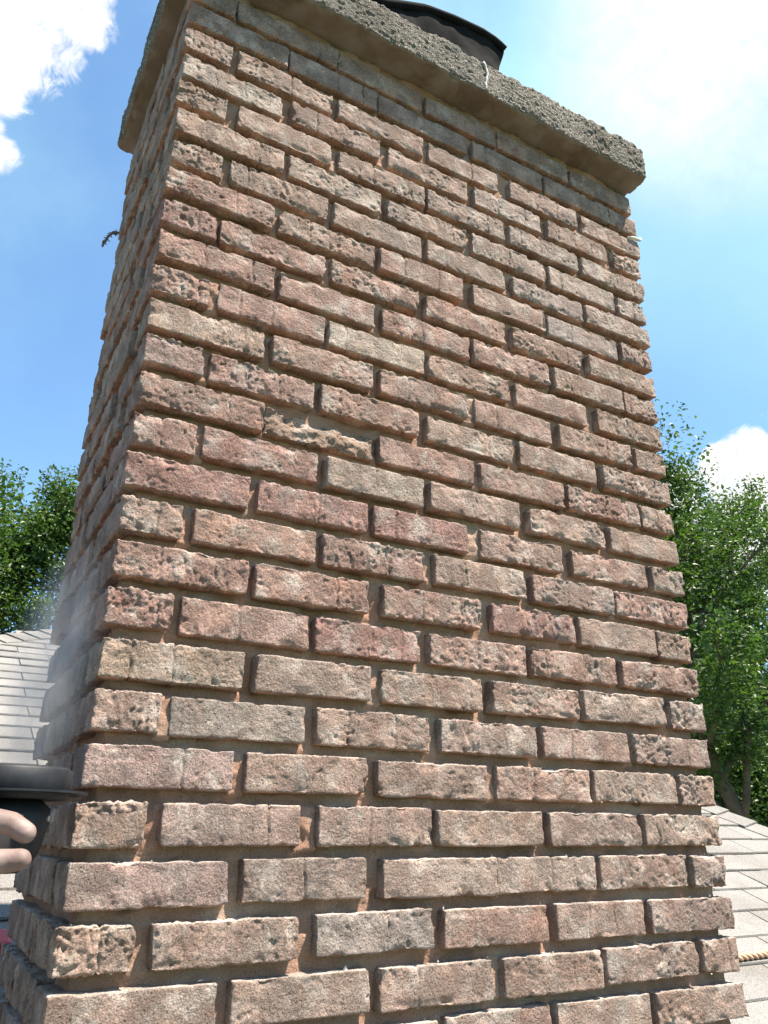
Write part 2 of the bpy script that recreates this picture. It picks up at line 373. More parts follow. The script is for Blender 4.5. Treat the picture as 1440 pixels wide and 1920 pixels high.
# ------------------------------------------------------------------ the chimney
C = 0.06892; BH = 0.0532; W = 1.156; DEP = 0.514
chim = thing('brick_chimney', 'tall weathered brick chimney with its mortar joints ground out, topped by a concrete slab', 'chimney', (0, 0, Z0))
CL = Vector((0, 0, -Z0))
TABLE = {
-1:[None,None,None,[533,719],[737,929],[947,1162]],
0:[[-6,190],[213,405],[425,613],[637,829],[843,1052],[1070,1155]],
1:[[-4,82],[107,297],[328,511],[533,724],[748,935],[956,1158]],
2:[[-2,196],[219,400],[432,631],[636,836],[850,1058],[1074,1156]],
3:[[-3,80],[104,294],[326,511],[526,726],[747,950],[965,1157]],
4:[[-1,191],[213,400],[421,620],[643,842],[856,1055],[1069,1157]],
5:[[0,83],[101,295],[318,510],[535,725],[747,943],[961,1155]],
6:[[1,196],[219,404],[427,616],[643,830],[847,1048],[1069,1159]],
7:[[-2,86],[102,296],[312,496],[519,717],[735,933],[951,1156]],
8:[[1,192],[208,398],[429,620],[651,839],[854,1050],[1061,1153]],
9:[[0,85],[108,301],[318,505],[532,726],[747,944],[957,1156]],
10:[[-1,185],[203,395],[411,600],[632,822],[853,1049],[1067,1156]],
11:[[5,94],[109,301],[320,507],[526,723],[752,940],[962,1153]],
12:[[4,200],[206,406],[423,624],[640,842],[858,1052],[1063,1154]],
13:[[4,92],[107,289],[306,500],[524,718],[740,937],[958,1152]],
14:[[2,193],[212,401],[422,611],[635,823],[849,1049],[1066,1152]],
15:[[-1,90],[110,304],[316,515],[529,721],[740,928],[962,1154]],
16:[[3,203],[218,406],[428,625],[637,831],[849,1044],[1055,1153]],
17:[[0,92],[103,301],[317,505],[527,720],[742,934],[955,1155]],
18:[[0,193],[209,405],[420,613],[644,834],[846,1048],[1065,1155]],
19:[[2,91],[110,302],[319,514],[531,725],[753,950],[963,1163]],
20:[[3,204],[221,417],[437,627],[648,845],[862,1058],[1075,1161]],
21:[[-2,87],[113,303],[324,523],[536,735],[753,949],[969,1169]],
22:[[6,195],[218,414],[440,637],[661,848],[871,1053],[1082,1168]],
23:[[-3,86],[103,302],[320,522],[542,726],[763,962],[986,1179]],
24:[[2,199],[209,408],[415,639],[663,861],[875,1080],[1087,1175]],
25:[None,[93,312],[317,522],[537,727],[735,948],[967,1167]],
}
def lattice(xs, ys, zs, skip):
    nx, ny, nz = len(xs), len(ys), len(zs)
    idx = np.arange(nx*ny*nz).reshape(nx, ny, nz); Q = []
    def quads(g, flip):
        a, b, c, d = g[:-1, :-1], g[1:, :-1], g[1:, 1:], g[:-1, 1:]
        q = np.stack([a, b, c, d], -1).reshape(-1, 4)
        return q[:, ::-1] if flip else q
    if '-x' not in skip: Q.append(quads(idx[0], True))
    if '+x' not in skip: Q.append(quads(idx[-1], False))
    if '-y' not in skip: Q.append(quads(idx[:, 0], False))
    if '+y' not in skip: Q.append(quads(idx[:, -1], True))
    if '-z' not in skip: Q.append(quads(idx[:, :, 0], True))
    if '+z' not in skip: Q.append(quads(idx[:, :, -1], False))
    Q = np.concatenate(Q); u, inv = np.unique(Q, return_inverse=True)
    i, j, k = np.unravel_index(u, (nx, ny, nz))
    return np.stack([np.asarray(xs)[i], np.asarray(ys)[j], np.asarray(zs)[k]], 1), inv.reshape(-1, 4)
def steps(L, res, fine=True):
    n = max(2, int(round(L/res))); a = np.linspace(0, L, n+1)
    if fine and n > 4: a = np.concatenate([[0, res*0.4], a[1:-1], [L-res*0.4, L]])
    return np.unique(np.round(a, 6))
R = random.Random(11)
def brick_mesh(dx, dy, dz, skip, seed, rough=1.0, rx=0.0020, ry=0.004, rz=0.0020, cracks=0, spall=False, front='-y'):
    xs = steps(dx, rx); zs = steps(dz, rz)
    if front == '-y' and dy < 0.12 and ry > 0.02:
        ys = np.array([0, .0012, .003, .006, .011, .018, .030, .055, dy])
    elif front == '-x' and rx > 0.02:
        ys = steps(dy, ry); xs = np.array([0, .0015, .004, .009, .018, .032, dx])
    elif front == '+x' and rx > 0.02:
        ys = steps(dy, ry); xs = dx-np.array([0, .0015, .004, .009, .018, .032, dx])[::-1]
    else: ys = steps(dy, ry)
    P, Q = lattice(xs, ys, zs, skip)
    lo = np.zeros(3); hi = np.array([dx, dy, dz]); r = 0.0030
    q = np.clip(P, lo+r, hi-r); d = P-q; n = d/np.maximum(np.linalg.norm(d, axis=1), 1e-9)[:, None]
    V = q+r*n
    o = np.array([seed*3.71 % 97, seed*7.13 % 89, seed*1.37 % 83])
    S = P+o
    rm = rough*(0.35+0.95*sstep(-0.25, 0.35, perlin(S*np.array([11, 11, 22])+2)))
    an = np.array([1, 1, 1.0+0.0]) if seed % 3 else np.array([1.25, 1.25, 0.55])
    Wp = S+0.0035*np.stack([perlin(S*70+k*13.0) for k in range(3)], 1)
    bil = np.abs(perlin(Wp*an*62))+0.55*np.abs(perlin(Wp*an*125+7))+0.35*np.abs(perlin(S*240+3))
    disp = 0.0012*fbm(S*17, 2)+0.0031*rm*(bil-0.55)
    disp -= 0.0017*rm*sstep(0.30, 0.62, perlin(Wp*an*95+31))
    disp -= 0.0018*sstep(0.55, 0.72, perlin(Wp*85+77))*(0.4+rm)
    # worn and chipped arrises
    e = np.sort(np.minimum(P-lo, hi-P), axis=1)
    edge = sstep(0.016, 0.0, e[:, 1])
    chip = sstep(0.05, 0.55, fbm(S*30+11, 2)); disp -= (0.0018+0.0022*rough)*edge*chip
    big = sstep(0.50, 0.66, perlin(S*17+3)); disp -= 0.0045*sstep(0.016, 0.0, e[:, 1])*big
    for c in range(cracks):
        x0 = dx*((seed*0.377+c*0.41) % 0.7+0.15); wv = x0+0.006*perlin(np.stack([P[:, 2]*40+seed, P[:, 1]*0, P[:, 2]*0+c], 1))
        disp -= 0.0042*np.exp(-((P[:, 0]-wv)/0.0015)**2)*(perlin(S*22+c)*0.5+0.6)
    V = V+n*disp[:, None]
    if spall:
        fr = P[:, 1] < 0.03; s = np.clip(P[:, 0]/dx, 0, 1); t = P[:, 2]/dz
        dep = 0.003+0.010*sstep(0.35, 0.9, t+0.35*perlin(S*16))*sstep(0.05, 0.2, s)*sstep(0, .3, 1-s+.2)+0.006*fbm(S*42, 3)
        V[:, 1] += np.where(fr, dep*(1-P[:, 1]/0.03), 0)
        V[:, 2] -= np.where(fr, (0.003*sstep(0.45, 1.0, t))*(0.6+0.8*perlin(S*18+4)), 0)
    return mesh_np('brick', V, Q)

PINK = (0.40, 0.245, 0.205); ROSE = (0.37, 0.205, 0.185); TANB = (0.41, 0.315, 0.25); GREY = (0.345, 0.305, 0.285); BROWN = (0.35, 0.255, 0.205); PALE = (0.47, 0.41, 0.36); PURP = (0.345, 0.265, 0.25); GBUF = (0.41, 0.34, 0.285)
def lerp3(a, b, t): return tuple(x+(y-x)*t for x, y in zip(a, b))
OVR = {(10, 0): ROSE, (10, 1): ROSE, (10, 2): ROSE, (9, 1): (0.42, 0.26, 0.20), (9, 0): BROWN, (6, 0): (0.45, 0.36, 0.275), (14, 0): TANB, (15, 2): (0.47, 0.41, 0.335), (22, 0): PALE,
       (13, 3): TANB, (4, 0): PURP, (2, 0): PURP, (1, 2): (0.39, 0.36, 0.33), (5, 1): (0.40, 0.36, 0.31), (17, 0): ROSE, (18, 0): (0.34, 0.215, 0.18), (16, 0): PINK, (8, 0): PINK, (7, 2): ROSE, (11, 2): (0.41, 0.325, 0.26),
       (8, 3): ROSE, (20, 4): PALE, (22, 3): GREY, (20, 1): GBUF, (18, 4): GREY, (19, 4): GREY, (12, 1): (0.36, 0.26, 0.19), (5, 3): (0.38, 0.29, 0.25), (5, 4): (0.37, 0.27, 0.23)}
def tone(i, x, k):
    if (i, k) in OVR: c = OVR[(i, k)]
    else:
        if i >= 22: c = lerp3((0.35, 0.265, 0.23), BROWN, R.uniform(0, .6))
        elif i >= 19: c = lerp3(lerp3(BROWN, GREY, min(1, max(0, x/0.8))), TANB, R.uniform(0, .4))
        elif i >= 7: c = lerp3(lerp3(PINK, BROWN, min(1, max(0, (x-.25)/0.7))), R.choice((ROSE, TANB, BROWN, PURP, GBUF)), R.uniform(0, .65))
        else: c = lerp3(lerp3(TANB, BROWN, R.uniform(0, 1)), R.choice((PINK, PURP, PALE, GREY)), R.uniform(0, .6))
    c = tuple(0.72*v for v in lerp3((0.435, 0.280, 0.218), c, 0.56)); g = R.uniform(0.92, 1.08)
    return (c[0]*g, c[1]*g, c[2]*g, 1)
def put_brick(me, loc, colr, tilt=0.004, parent=None):
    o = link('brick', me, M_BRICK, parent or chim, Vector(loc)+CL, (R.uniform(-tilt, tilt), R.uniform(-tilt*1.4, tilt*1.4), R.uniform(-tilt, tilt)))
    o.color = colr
    return o
def regular(i):
    j = 0.019
    if i % 2 == 0: return [[int(1000*(k*(0.1945+j))), int(1000*(k*(0.1945+j)+0.1945))] for k in range(5)]+[[1068, 1156]]
    return [[0, 87]]+[[int(1000*(0.106+k*(0.1945+j))), int(1000*(0.106+k*(0.1945+j)+0.1945))] for k in range(5)]
ROWS = {}
seed = 100
for i in range(-2, 26):
    reg = regular(i); row = [t or reg[k] for k, t in enumerate(TABLE.get(i, [None]*6))]
    row = [[a/1000-0.0026, b/1000+0.0026] for a, b in row]
    row[0][0] = min(row[0][0], 0.0); 
    ROWS[i] = row
    for k, (a, b) in enumerate(row):
        seed += 1
        header_l = (k == 0 and i % 2 != 0); header_r = (k == 5 and i % 2 == 0)
        rough = R.choice((0.25, 0.45, 0.6, 0.75, 0.9, 1.0, 1.15))*R.uniform(0.85, 1.15)
        if i <= 4: rough *= 0.75
        if header_l or header_r: rough = R.uniform(0.9, 1.4)
        if (i, k) in ((4, 0), (2, 0), (1, 2), (5, 1), (2, 2), (2, 3)): rough = 0.4
        if i >= 23: rough *= 0.7
        dy = 0.194 if (header_l or header_r) else 0.090
        corner = k in (0, 5)
        skip = {'+y'}
        sp = (i, k) == (12, 1)
        me = brick_mesh(b-a, dy, BH+R.uniform(-.0012, .0012), skip, seed, rough, ry=0.0045 if corner else 0.05, cracks=R.choice((0, 0, 1, 1, 2)), spall=sp)
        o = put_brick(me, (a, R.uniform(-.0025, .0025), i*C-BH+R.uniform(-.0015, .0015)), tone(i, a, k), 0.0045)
        if sp: o['label'] = 'broken brick with its face spalled away'
    # side faces
    for side in ('-x', '+x'):
        is_end = (i % 2 == 0) if side == '-x' else (i % 2 != 0)
        y = 0.108 if is_end else 0.213
        for L in ((0.194, 0.194) if is_end else (0.194, 0.088)):
            seed += 1
            me = brick_mesh(0.090, L, BH, {'+x' if side == '-x' else '-x'}, seed, R.uniform(0.8, 1.7), rx=0.05, ry=0.0045, rz=0.0045, front=side)
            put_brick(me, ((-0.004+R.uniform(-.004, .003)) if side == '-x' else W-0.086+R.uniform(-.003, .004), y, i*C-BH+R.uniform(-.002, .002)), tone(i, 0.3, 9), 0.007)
            y += L+0.018
# courses below the frame and the hidden back: one joined part
mb = MB()
for i in range(-8, 26):
    z0, z1 = i*C-BH, i*C
    if i < -2:
        for a, b in regular(i): mb.box((a/1000, 0.0, z0), (b/1000, 0.09, z1))
        y = 0.02
        for x0, x1 in ((0.0, 0.08), (W-0.08, W)):
            for q in (0.108, 0.322): mb.box((x0, q, z0), (x1, q+0.192, z1))
    x = 0.11 if i % 2 == 0 else 0.02
    while x+0.19 < W: mb.box((x, DEP-0.085, z0), (x+0.192, DEP+0.001, z1)); x += 0.212
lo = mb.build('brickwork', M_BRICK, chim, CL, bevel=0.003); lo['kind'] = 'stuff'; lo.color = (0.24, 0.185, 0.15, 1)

# mortar core: a closed tube with raked, uneven joints
inset = 0.0205
def ring_pts():
    x0, x1, y0, y1 = inset, W-inset, inset, DEP-inset; pts = []
    for n, a, b, nv in ((250, (x0, y0), (x1, y0), (0, -1)), (60, (x1, y0), (x1, y1), (1, 0)), (40, (x1, y1), (x0, y1), (0, 1)), (96, (x0, y1), (x0, y0), (-1, 0))):
        for t in range(n): pts.append((a[0]+(b[0]-a[0])*t/n, a[1]+(b[1]-a[1])*t/n, nv[0], nv[1]))
    return np.array(pts)
rp = ring_pts(); nu = len(rp)
zs = np.concatenate([np.arange(-0.62, -0.14, 0.08), np.arange(-0.14, 1.7455, 0.0046), [1.7465]])
UU, ZZ = np.meshgrid(np.arange(nu), zs); XX = rp[UU, 0].ravel(); YY = rp[UU, 1].ravel(); NX = rp[UU, 2].ravel(); NY = rp[UU, 3].ravel(); Z = ZZ.ravel()
P = np.stack([XX, YY, Z], 1)
out = 0.0045*fbm(P*12, 3)+0.0028*fbm(P*np.array([60, 60, 90])+9, 3)-0.006*sstep(0.35, 0.6, perlin(P*24+5))
frontm = NY < -0.5
# head joints keep more of the old mortar in some places
crs = np.ceil(Z/C-1e-9).astype(int)
fill = np.zeros(len(Z)); Rf = random.Random(3)
KEEP = {(17, 0): -0.035, (18, 1): -0.03, (18, 2): -0.035, (15, 1): -0.015, (13, 1): -0.02, (16, 2): -0.02, (20, 1): -0.015, (8, 2): -0.02, (6, 2): -0.012, (9, 2): 0.006, (5, 0): 0.0135, (13, 0): 0.011, (15, 0): 0.011, (2, 2): 0.0140, (14, 2): 0.010, (4, 2): 0.009, (10, 2): 0.008, (11, 0): 0.009, (12, 0): 0.011, (12, 2): 0.008, (25, 3): 0.0145, (25, 1): 0.012, (24, 1): 0.0125, (24, 0): 0.010, (3, 1): 0.010}
for i in range(-1, 26):
    for k in range(5):
        a, b = ROWS[i][k][1], ROWS[i][k+1][0]
        v = KEEP.get((i, k))
        if v is None:
            v = Rf.uniform(0.002, 0.010) if i >= 19 else Rf.choice((-0.006, -0.002, 0.0, 0.001, 0.003, 0.006))
        m = frontm & (crs == i) & (XX > a-0.004) & (XX < b+0.004) & (Z > i*C-BH-0.004)
        fill[m] = v
top = sstep(1.40, 1.66, Z)*frontm*0.006
z26 = frontm & (Z > 25*C-0.003)
fill = np.where(z26, 0.0115+0.002*fbm(P*30, 2), np.maximum(fill, top) if True else fill)
side_fill = np.where(~frontm, 0.004, 0)
out = out+fill+side_fill
fade = np.ones_like(out)
V = np.stack([XX+NX*out, YY+NY*out, Z], 1)
a = (np.arange(len(zs)-1)[:, None]*nu+np.arange(nu)[None, :]); b = (np.arange(len(zs)-1)[:, None]*nu+(np.arange(nu)[None, :]+1) % nu)
Q = np.stack([a, b, b+nu, a+nu], -1).reshape(-1, 4)
link('mortar', mesh_np('mortar', V, Q), M_MORTAR, chim, CL)

# crumbs and torn bits of mortar lying on the brick edges
def crumbs(spots, name, mat, parent, loc):
    rs = np.random.RandomState(4); VV = []; FF = []
    base = np.array([(1, 0, 0), (-1, 0, 0), (0, 1, 0), (0, -1, 0), (0, 0, 1), (0, 0, -1)], float)
    ff = np.array([(0, 2, 4), (2, 1, 4), (1, 3, 4), (3, 0, 4), (2, 0, 5), (1, 2, 5), (3, 1, 5), (0, 3, 5)])
    for n, (p, s) in enumerate(spots):
        v = base*rs.uniform(0.5, 1.2, (6, 1))*s*rs.uniform(0.5, 1.3, (1, 3))+rs.normal(0, s*0.2, (6, 3))
        VV.append(v+np.array(p)); FF.append(ff+6*n)
    o = link(name, mesh_np(name, np.concatenate(VV), np.concatenate(FF), False), mat, parent, loc); o['kind'] = 'stuff'
    return o
M_CRUMB = mat_plain('mortar_crumb', (0.55, 0.50, 0.44), 0.95, 0.2, 90, 0.3, 0.001, 0.1)
Rc = random.Random(21); spots = []
for i in range(-2, 20):
    for k, (a, b) in enumerate(ROWS[i]):
        dens = 4 if i < 4 else (2 if i < 9 else 1)
        for _ in range(Rc.randint(0, dens)):
            x = Rc.uniform(a, b); s = Rc.choice((.0009, .0012, .0012, .0018, .0025)) if i > 3 else Rc.choice((.0008, .001, .0013, .002, .0032))
            x2 = min(b-.004, max(a+.004, Rc.gauss(x, .004)))
            if Rc.random() < 0.7: spots.append(((x2, Rc.uniform(0.004, 0.012), i*C+s*0.15), s))
            else: spots.append(((x2, Rc.uniform(0.0005, 0.003), i*C-BH+0.001), s*0.9))
crumbs(spots, 'mortar_crumbs', M_CRUMB, chim, CL)

# ------------------------------------------------------------------ concrete slab on top
OV = 0.055; XL, XR = -0.036, W+0.022; YB = DEP+0.012; SZ0, SZ1 = 1.7462, 1.853
xs = np.unique(np.concatenate([np.linspace(0, XR-XL, 430)])); ys = np.concatenate([np.linspace(0, OV+0.03, 20), np.linspace(OV+0.04, YB+OV, 90)]); zs = np.linspace(0, SZ1-SZ0, 38)
P, Q = lattice(xs, ys, zs, set())
hi = np.array([xs[-1], ys[-1], zs[-1]]); r = 0.008
q = np.clip(P, r, hi-r); d = P-q; n = d/np.maximum(np.linalg.norm(d, axis=1), 1e-9)[:, None]
under = n[:, 2] < -0.8
S = P+41.0
disp = np.where(under, 0.0012*fbm(S*30, 3), 0.0035*fbm(S*9, 2)+0.0022*(1-np.abs(perlin(S*150)))+0.0026*perlin(S*115+3)+0.0016*perlin(S*60))
edge = sstep(0.02, 0.0, np.sort(np.minimum(P, hi-P), axis=1)[:, 1]); disp -= 0.006*edge*sstep(0.0, 0.5, fbm(S*22+7, 2))
V = q+r*n+n*disp[:, None]
V[:, 2] = np.maximum(V[:, 2], 0.0008) if True else V[:, 2]
slab = link('concrete_slab', mesh_np('concrete_slab', V, Q), M_CONC, chim, Vector((XL, -OV, SZ0))+CL)
# sealed crack in the slab edge
M_CAULK = mat_plain('caulk', (0.27, 0.26, 0.245), 0.7, 0.08, 60, 0.2, 0.001)
pts = [(0.660+0.006*math.sin(t*5.3)+0.010*t, -OV-0.0005, SZ0+0.006+(SZ1-SZ0-0.014)*(1-t)) for t in [j/12 for j in range(13)]]
MB().tube(pts, [0.004+0.0012*math.sin(j*2.1) for j in range(13)], 8).build('crack_seal', M_CAULK, chim, CL, smooth=True)
# torn lump of mortar at the right arris
MB().tube([(W-0.012, 0.002, 23*C-0.004), (W+0.006, -0.002, 23*C+0.002), (W+0.018, -0.003, 23*C+0.001), (W+0.026, -0.002, 23*C+0.006)], [0.006, 0.005, 0.004, 0.0055], 7).build('mortar_lump', M_CRUMB, chim, CL, smooth=True)

# ------------------------------------------------------------------ black cover over the flue
M_BLACK = mat_plain('black_cover', (0.010, 0.010, 0.011), 0.9, 0.2, 20, 0.25, 0.003, 0.04)
M_CLAY = mat_plain('clay', (0.35, 0.17, 0.11), 0.9, 0.15, 20, 0.3)
cov = thing('flue_cover', 'black folded cover wrapped over the flue on top of the concrete slab', 'flue cover', (0.55, 0.27, SZ1))
px = np.array([0.02, 0.12, 0.25, 0.36, 0.467, 0.53, 0.60, 0.69, 0.78, 0.83, 0.858]); pz = np.array([2.0, 2.03, 2.055, 2.075, 2.105, 2.14, 2.176, 2.198, 2.210, 2.205, 2.190])
def cover_mesh():
    nu, nv = 96, 60
    xs = np.linspace(0.10, 0.862, nu); zt = np.interp(xs, px, pz); V = []; Fq = []
    y0, y1 = 0.092, 0.43
    # each station: bottom front -> top front -> top back -> bottom back
    for i, x in enumerate(xs):
        T = zt[i]
        for j in range(nv):
            t = j/(nv-1)
            if t < 0.36: u = t/0.36; y = y0+0.020*(1-u)**1.5; z = (SZ1+0.012)+(T-0.012-SZ1-0.012)*u
            elif t < 0.64: u = (t-0.36)/0.28; y = y0+(y1-y0)*u; z = T-0.012+0.012*math.sin(min(1, u*6)*math.pi/2)+0.03*math.sin(u*math.pi)*0.0
            else: u = (t-0.64)/0.36; y = y1-0.02*u; z = T+(SZ1+0.012-T)*u
            V.append((x, y, z))
    V = np.array(V)
    # ends pulled in so the top corner overhangs like folded sheet
    w = sstep(0.80, 0.862, V[:, 0]); low = np.clip((2.19-V[:, 2])/0.33, 0, 1)
    V[:, 0] -= w*low*0.085
    V[:, 1] += 0.010*w*np.sin(V[:, 2]*60)*low
    S = V*1.0
    dn = 0.006*fbm(S*np.array([9, 9, 16]), 3)+0.004*perlin(S*np.array([4, 30, 12])+7)
    V[:, 1] += dn*np.where(V[:, 1] < 0.26, -1, 1); V[:, 2] += 0.4*dn
    for i in range(nu-1):
        for j in range(nv-1): Fq.append((i*nv+j, (i+1)*nv+j, (i+1)*nv+j+1, i*nv+j+1))
    k = len(V); Vl = [tuple(v) for v in V]; polys = list(Fq)
    endR = [(nu-1)*nv+j for j in range(nv)]; endL = [j for j in range(nv)]
    # right end: folded gusset towards a centre point
    cR = V[endR].mean(0)-np.array([0.012, 0, 0]); cL = V[endL].mean(0)
    Vl += [tuple(cR), tuple(cL)]
    polys += [(endR[j], k, endR[j+1]) for j in range(nv-1)]+[(endL[j+1], k+1, endL[j]) for j in range(nv-1)]
    m = MB(); m.v = Vl; m.f = polys
    return m
cl = Vector((-0.55, -0.27, -SZ1))
cover_mesh().build('cover_sheet', M_BLACK, cov, cl, smooth=True)
mbr = MB(); mbr.tube([(x, 0.090, float(np.interp(x, px, pz))-0.012) for x in np.linspace(0.12, 0.858, 40)], 0.012, 10)
mbr.build('folded_rim', M_BLACK, cov, cl, smooth=True)
MB().tube([(0.28, 0.27, SZ1-0.002), (0.28, 0.27, 1.98)], 0.11, 20).build('flue_tile', M_CLAY, cov, cl)

# ------------------------------------------------------------------ sprig, rope, toolbox
M_TWIG = mat_plain('dry_moss', (0.16, 0.12, 0.13), 0.95, 0.3, 120, 0.3, 0.001)
sp = thing('dry_sprig', 'dry brown sprig hanging from the shaded left side of the brick chimney', 'sprig', (-0.004, 0.512, 1.475))
pts = [(0.006, 0.0, 0.012), (-0.010, 0.001, 0.010), (-0.020, 0.002, -0.004), (-0.026, 0.002, -0.020), (-0.030, 0.003, -0.036)]
MB().tube(pts, [0.003, 0.0034, 0.003, 0.0026, 0.002], 6).build('stem', M_TWIG, sp, smooth=True)
mb = MB(); r4 = random.Random(8)
for _ in range(46):
    t = r4.uniform(0.15, 1)*(len(pts)-1); k = min(int(t), len(pts)-2); p = Vector(pts[k]).lerp(Vector(pts[k+1]), t-k)
    d = Vector((r4.gauss(0, 1), r4.gauss(0, 1), r4.gauss(0, 1))).normalized()*r4.uniform(0.004, 0.010)
    mb.tube([p, p+d*0.6, p+d+Vector((0, 0, -0.002))], [0.0016, 0.0018, 0.0006], 4)
mb.build('leaf_tufts', M_TWIG, sp)

M_ROPE = mat_plain('rope', (0.42, 0.27, 0.19), 0.95, 0.25, 150, 0.4, 0.001, 0.1)
rp_ = []
for t in np.linspace(0, 1, 90):
    x = 1.20+2.0*t; y = 0.62+0.17*math.sin(t*2.0+0.15)-0.10*t*t
    rp_.append(Vector((x, y, roof_z(y)+0.026)))
rope = thing('rope', 'twisted tan rope lying across the sunlit grey shingles beside the chimney', 'rope', rp_[0])
for s in range(3):
    q = []
    for j, p in enumerate(rp_):
        for h in range(3):
            jj = j+h/3
            if jj > len(rp_)-1: break
            k = min(int(jj), len(rp_)-2); pp = rp_[k].lerp(rp_[k+1], jj-k)
            w = jj*1.9+s*2*math.pi/3
            q.append(pp-rp_[0]+Vector((0, math.cos(w)*0.0058, math.sin(w)*0.0058)))
    MB().tube(q, 0.0062, 6).build('strand', M_ROPE, rope, smooth=True)

M_RED = mat_plain('red_plastic', (0.45, 0.03, 0.035), 0.4, 0.06, 20, 0.05, 0.001, 0.5)
M_DARK = mat_plain('black_plastic', (0.018, 0.018, 0.02), 0.5, 0.2, 40, 0.1, 0.001, 0.4)
ty = 0.93
tb = thing('tool_case', 'long red and black tool case on the shingles behind the chimney', 'tool case', (-0.155, ty, roof_z(ty)+0.016))
tb.rotation_euler = (math.radians(24), 0, 0)
TX = 0.208
MB().box((-0.30, 0, 0.0), (TX, 0.05, 0.038)).build('body', M_DARK, tb, bevel=0.006)
MB().box((-0.305, -0.004, 0.040), (TX+0.005, 0.054, 0.066)).build('lid', M_RED, tb, bevel=0.006)
MB().tube([(-0.18, 0.025, 0.062), (-0.18, 0.025, 0.095), (-0.05, 0.025, 0.095), (-0.05, 0.025, 0.062)], 0.007, 10).build('handle', M_DARK, tb, smooth=True)

# ------------------------------------------------------------------ angle grinder cutting the joint at the left corner
GC = Vector((-0.090, -0.025, 0.0))
M_STEEL = mat_plain('steel', (0.30, 0.29, 0.28), 0.35, 0.15, 60, 0.1, 0.0005, 0.5, 0.9)
M_GUARD = mat_plain('guard_black', (0.012, 0.013, 0.016), 0.55, 0.35, 50, 0.2, 0.001, 0.25)
gr = thing('angle_grinder', 'black angle grinder with a dust shroud, its blade in the joint at the chimney corner', 'grinder', (GC.x, GC.y, 0.14))
gl = Vector((0, 0, -0.14))
MB().lathe([(0.0, 0.2055), (0.066, 0.2055), (0.0705, 0.209), (0.0705, 0.237), (0.067, 0.2405), (0.03, 0.2425), (0.0, 0.2425)], 48).build('dust_shroud', M_GUARD, gr, gl, smooth=True)
MB().lathe([(0.0, 0.2115), (0.0905, 0.2118), (0.0905, 0.2142), (0.0, 0.2145)], 48).build('blade', M_GUARD, gr, gl)
MB().lathe([(0.0, 0.128), (0.026, 0.128), (0.038, 0.136), (0.046, 0.150), (0.052, 0.178), (0.052, 0.196), (0.040, 0.2062), (0.0, 0.2062)], 32).build('gear_head', M_GUARD, gr, gl, smooth=True)
for w in (-0.4, -1.3, -2.2):
    MB().lathe([(0.0, 0), (0.0042, 0), (0.0042, 0.003), (0.0025, 0.004), (0.0, 0.004)], 10, (math.cos(w), math.sin(w), 0)).build('screw', M_STEEL, gr, gl+Vector((0.0505*math.cos(w), 0.0505*math.sin(w), 0.186)))
bd = Vector((-0.36, -0.90, -0.06)).normalized()
p0 = Vector((0, 0, 0.165)); bp = [p0+bd*t for t in (0.01, 0.05, 0.08, 0.14, 0.20, 0.27, 0.31)]
MB().tube(bp, [0.030, 0.031, 0.034, 0.033, 0.029, 0.033, 0.027], 20).build('motor_body', M_DARK, gr, gl, smooth=True)
MB().tube([bp[-1], bp[-1]+Vector((-0.05, -0.05, -0.05)), bp[-1]+Vector((-0.12, -0.02, -0.25)), bp[-1]+Vector((-0.30, 0.2, -0.62+0.14))], 0.004, 8).build('cord', M_DARK, gr, gl, smooth=True)

# ------------------------------------------------------------------ the worker, kneeling left of the picture; only the fingers reach into it
def capsule(mb, p, rp0, q, rq0, seg=14):
    p, q = Vector(p), Vector(q); t = (q-p).normalized(); L = (q-p).length; pr = []
    for a in np.linspace(-math.pi/2, 0, 6): pr.append((max(rp0*math.cos(a), 1e-4), rp0*math.sin(a)))
    for a in np.linspace(0, math.pi/2, 6): pr.append((max(rq0*math.cos(a), 1e-4), L+rq0*math.sin(a)))
    mb.lathe(pr, seg, t, p)
def body(name, caps_, mat, parent, voxel, smooth=6):
    mb = MB()
    for c in caps_: capsule(mb, *c)
    o = mb.build(name, mat, parent, smooth=True)
    m = o.modifiers.new('remesh', 'REMESH'); m.mode = 'VOXEL'; m.voxel_size = voxel; m.use_smooth_shade = True
    s = o.modifiers.new('smooth', 'SMOOTH'); s.factor = 0.5; s.iterations = smooth
    return o
def mat_skin():
    m = Mat('skin'); c = m.mix(m.ramp(m.noise(40, 4), 0.35, 0.65), (0.15, 0.10, 0.085), (0.21, 0.155, 0.135))
    return m.finish(c, 0.6, m.bump(m.noise(350, 4), 0.3, 0.001), 0.35, **{'Subsurface Weight': 0.1, 'Subsurface Scale': 0.01})
M_SKIN = mat_skin()
KY = -0.02; KZ = roof_z(KY)
per = thing('person', 'person in a grey shirt kneeling on the roof, fingers around the black grinder', 'person', (-0.62, KY, KZ))
pv = Vector((-0.62, KY, KZ))
def L_(p): return Vector(p)-pv
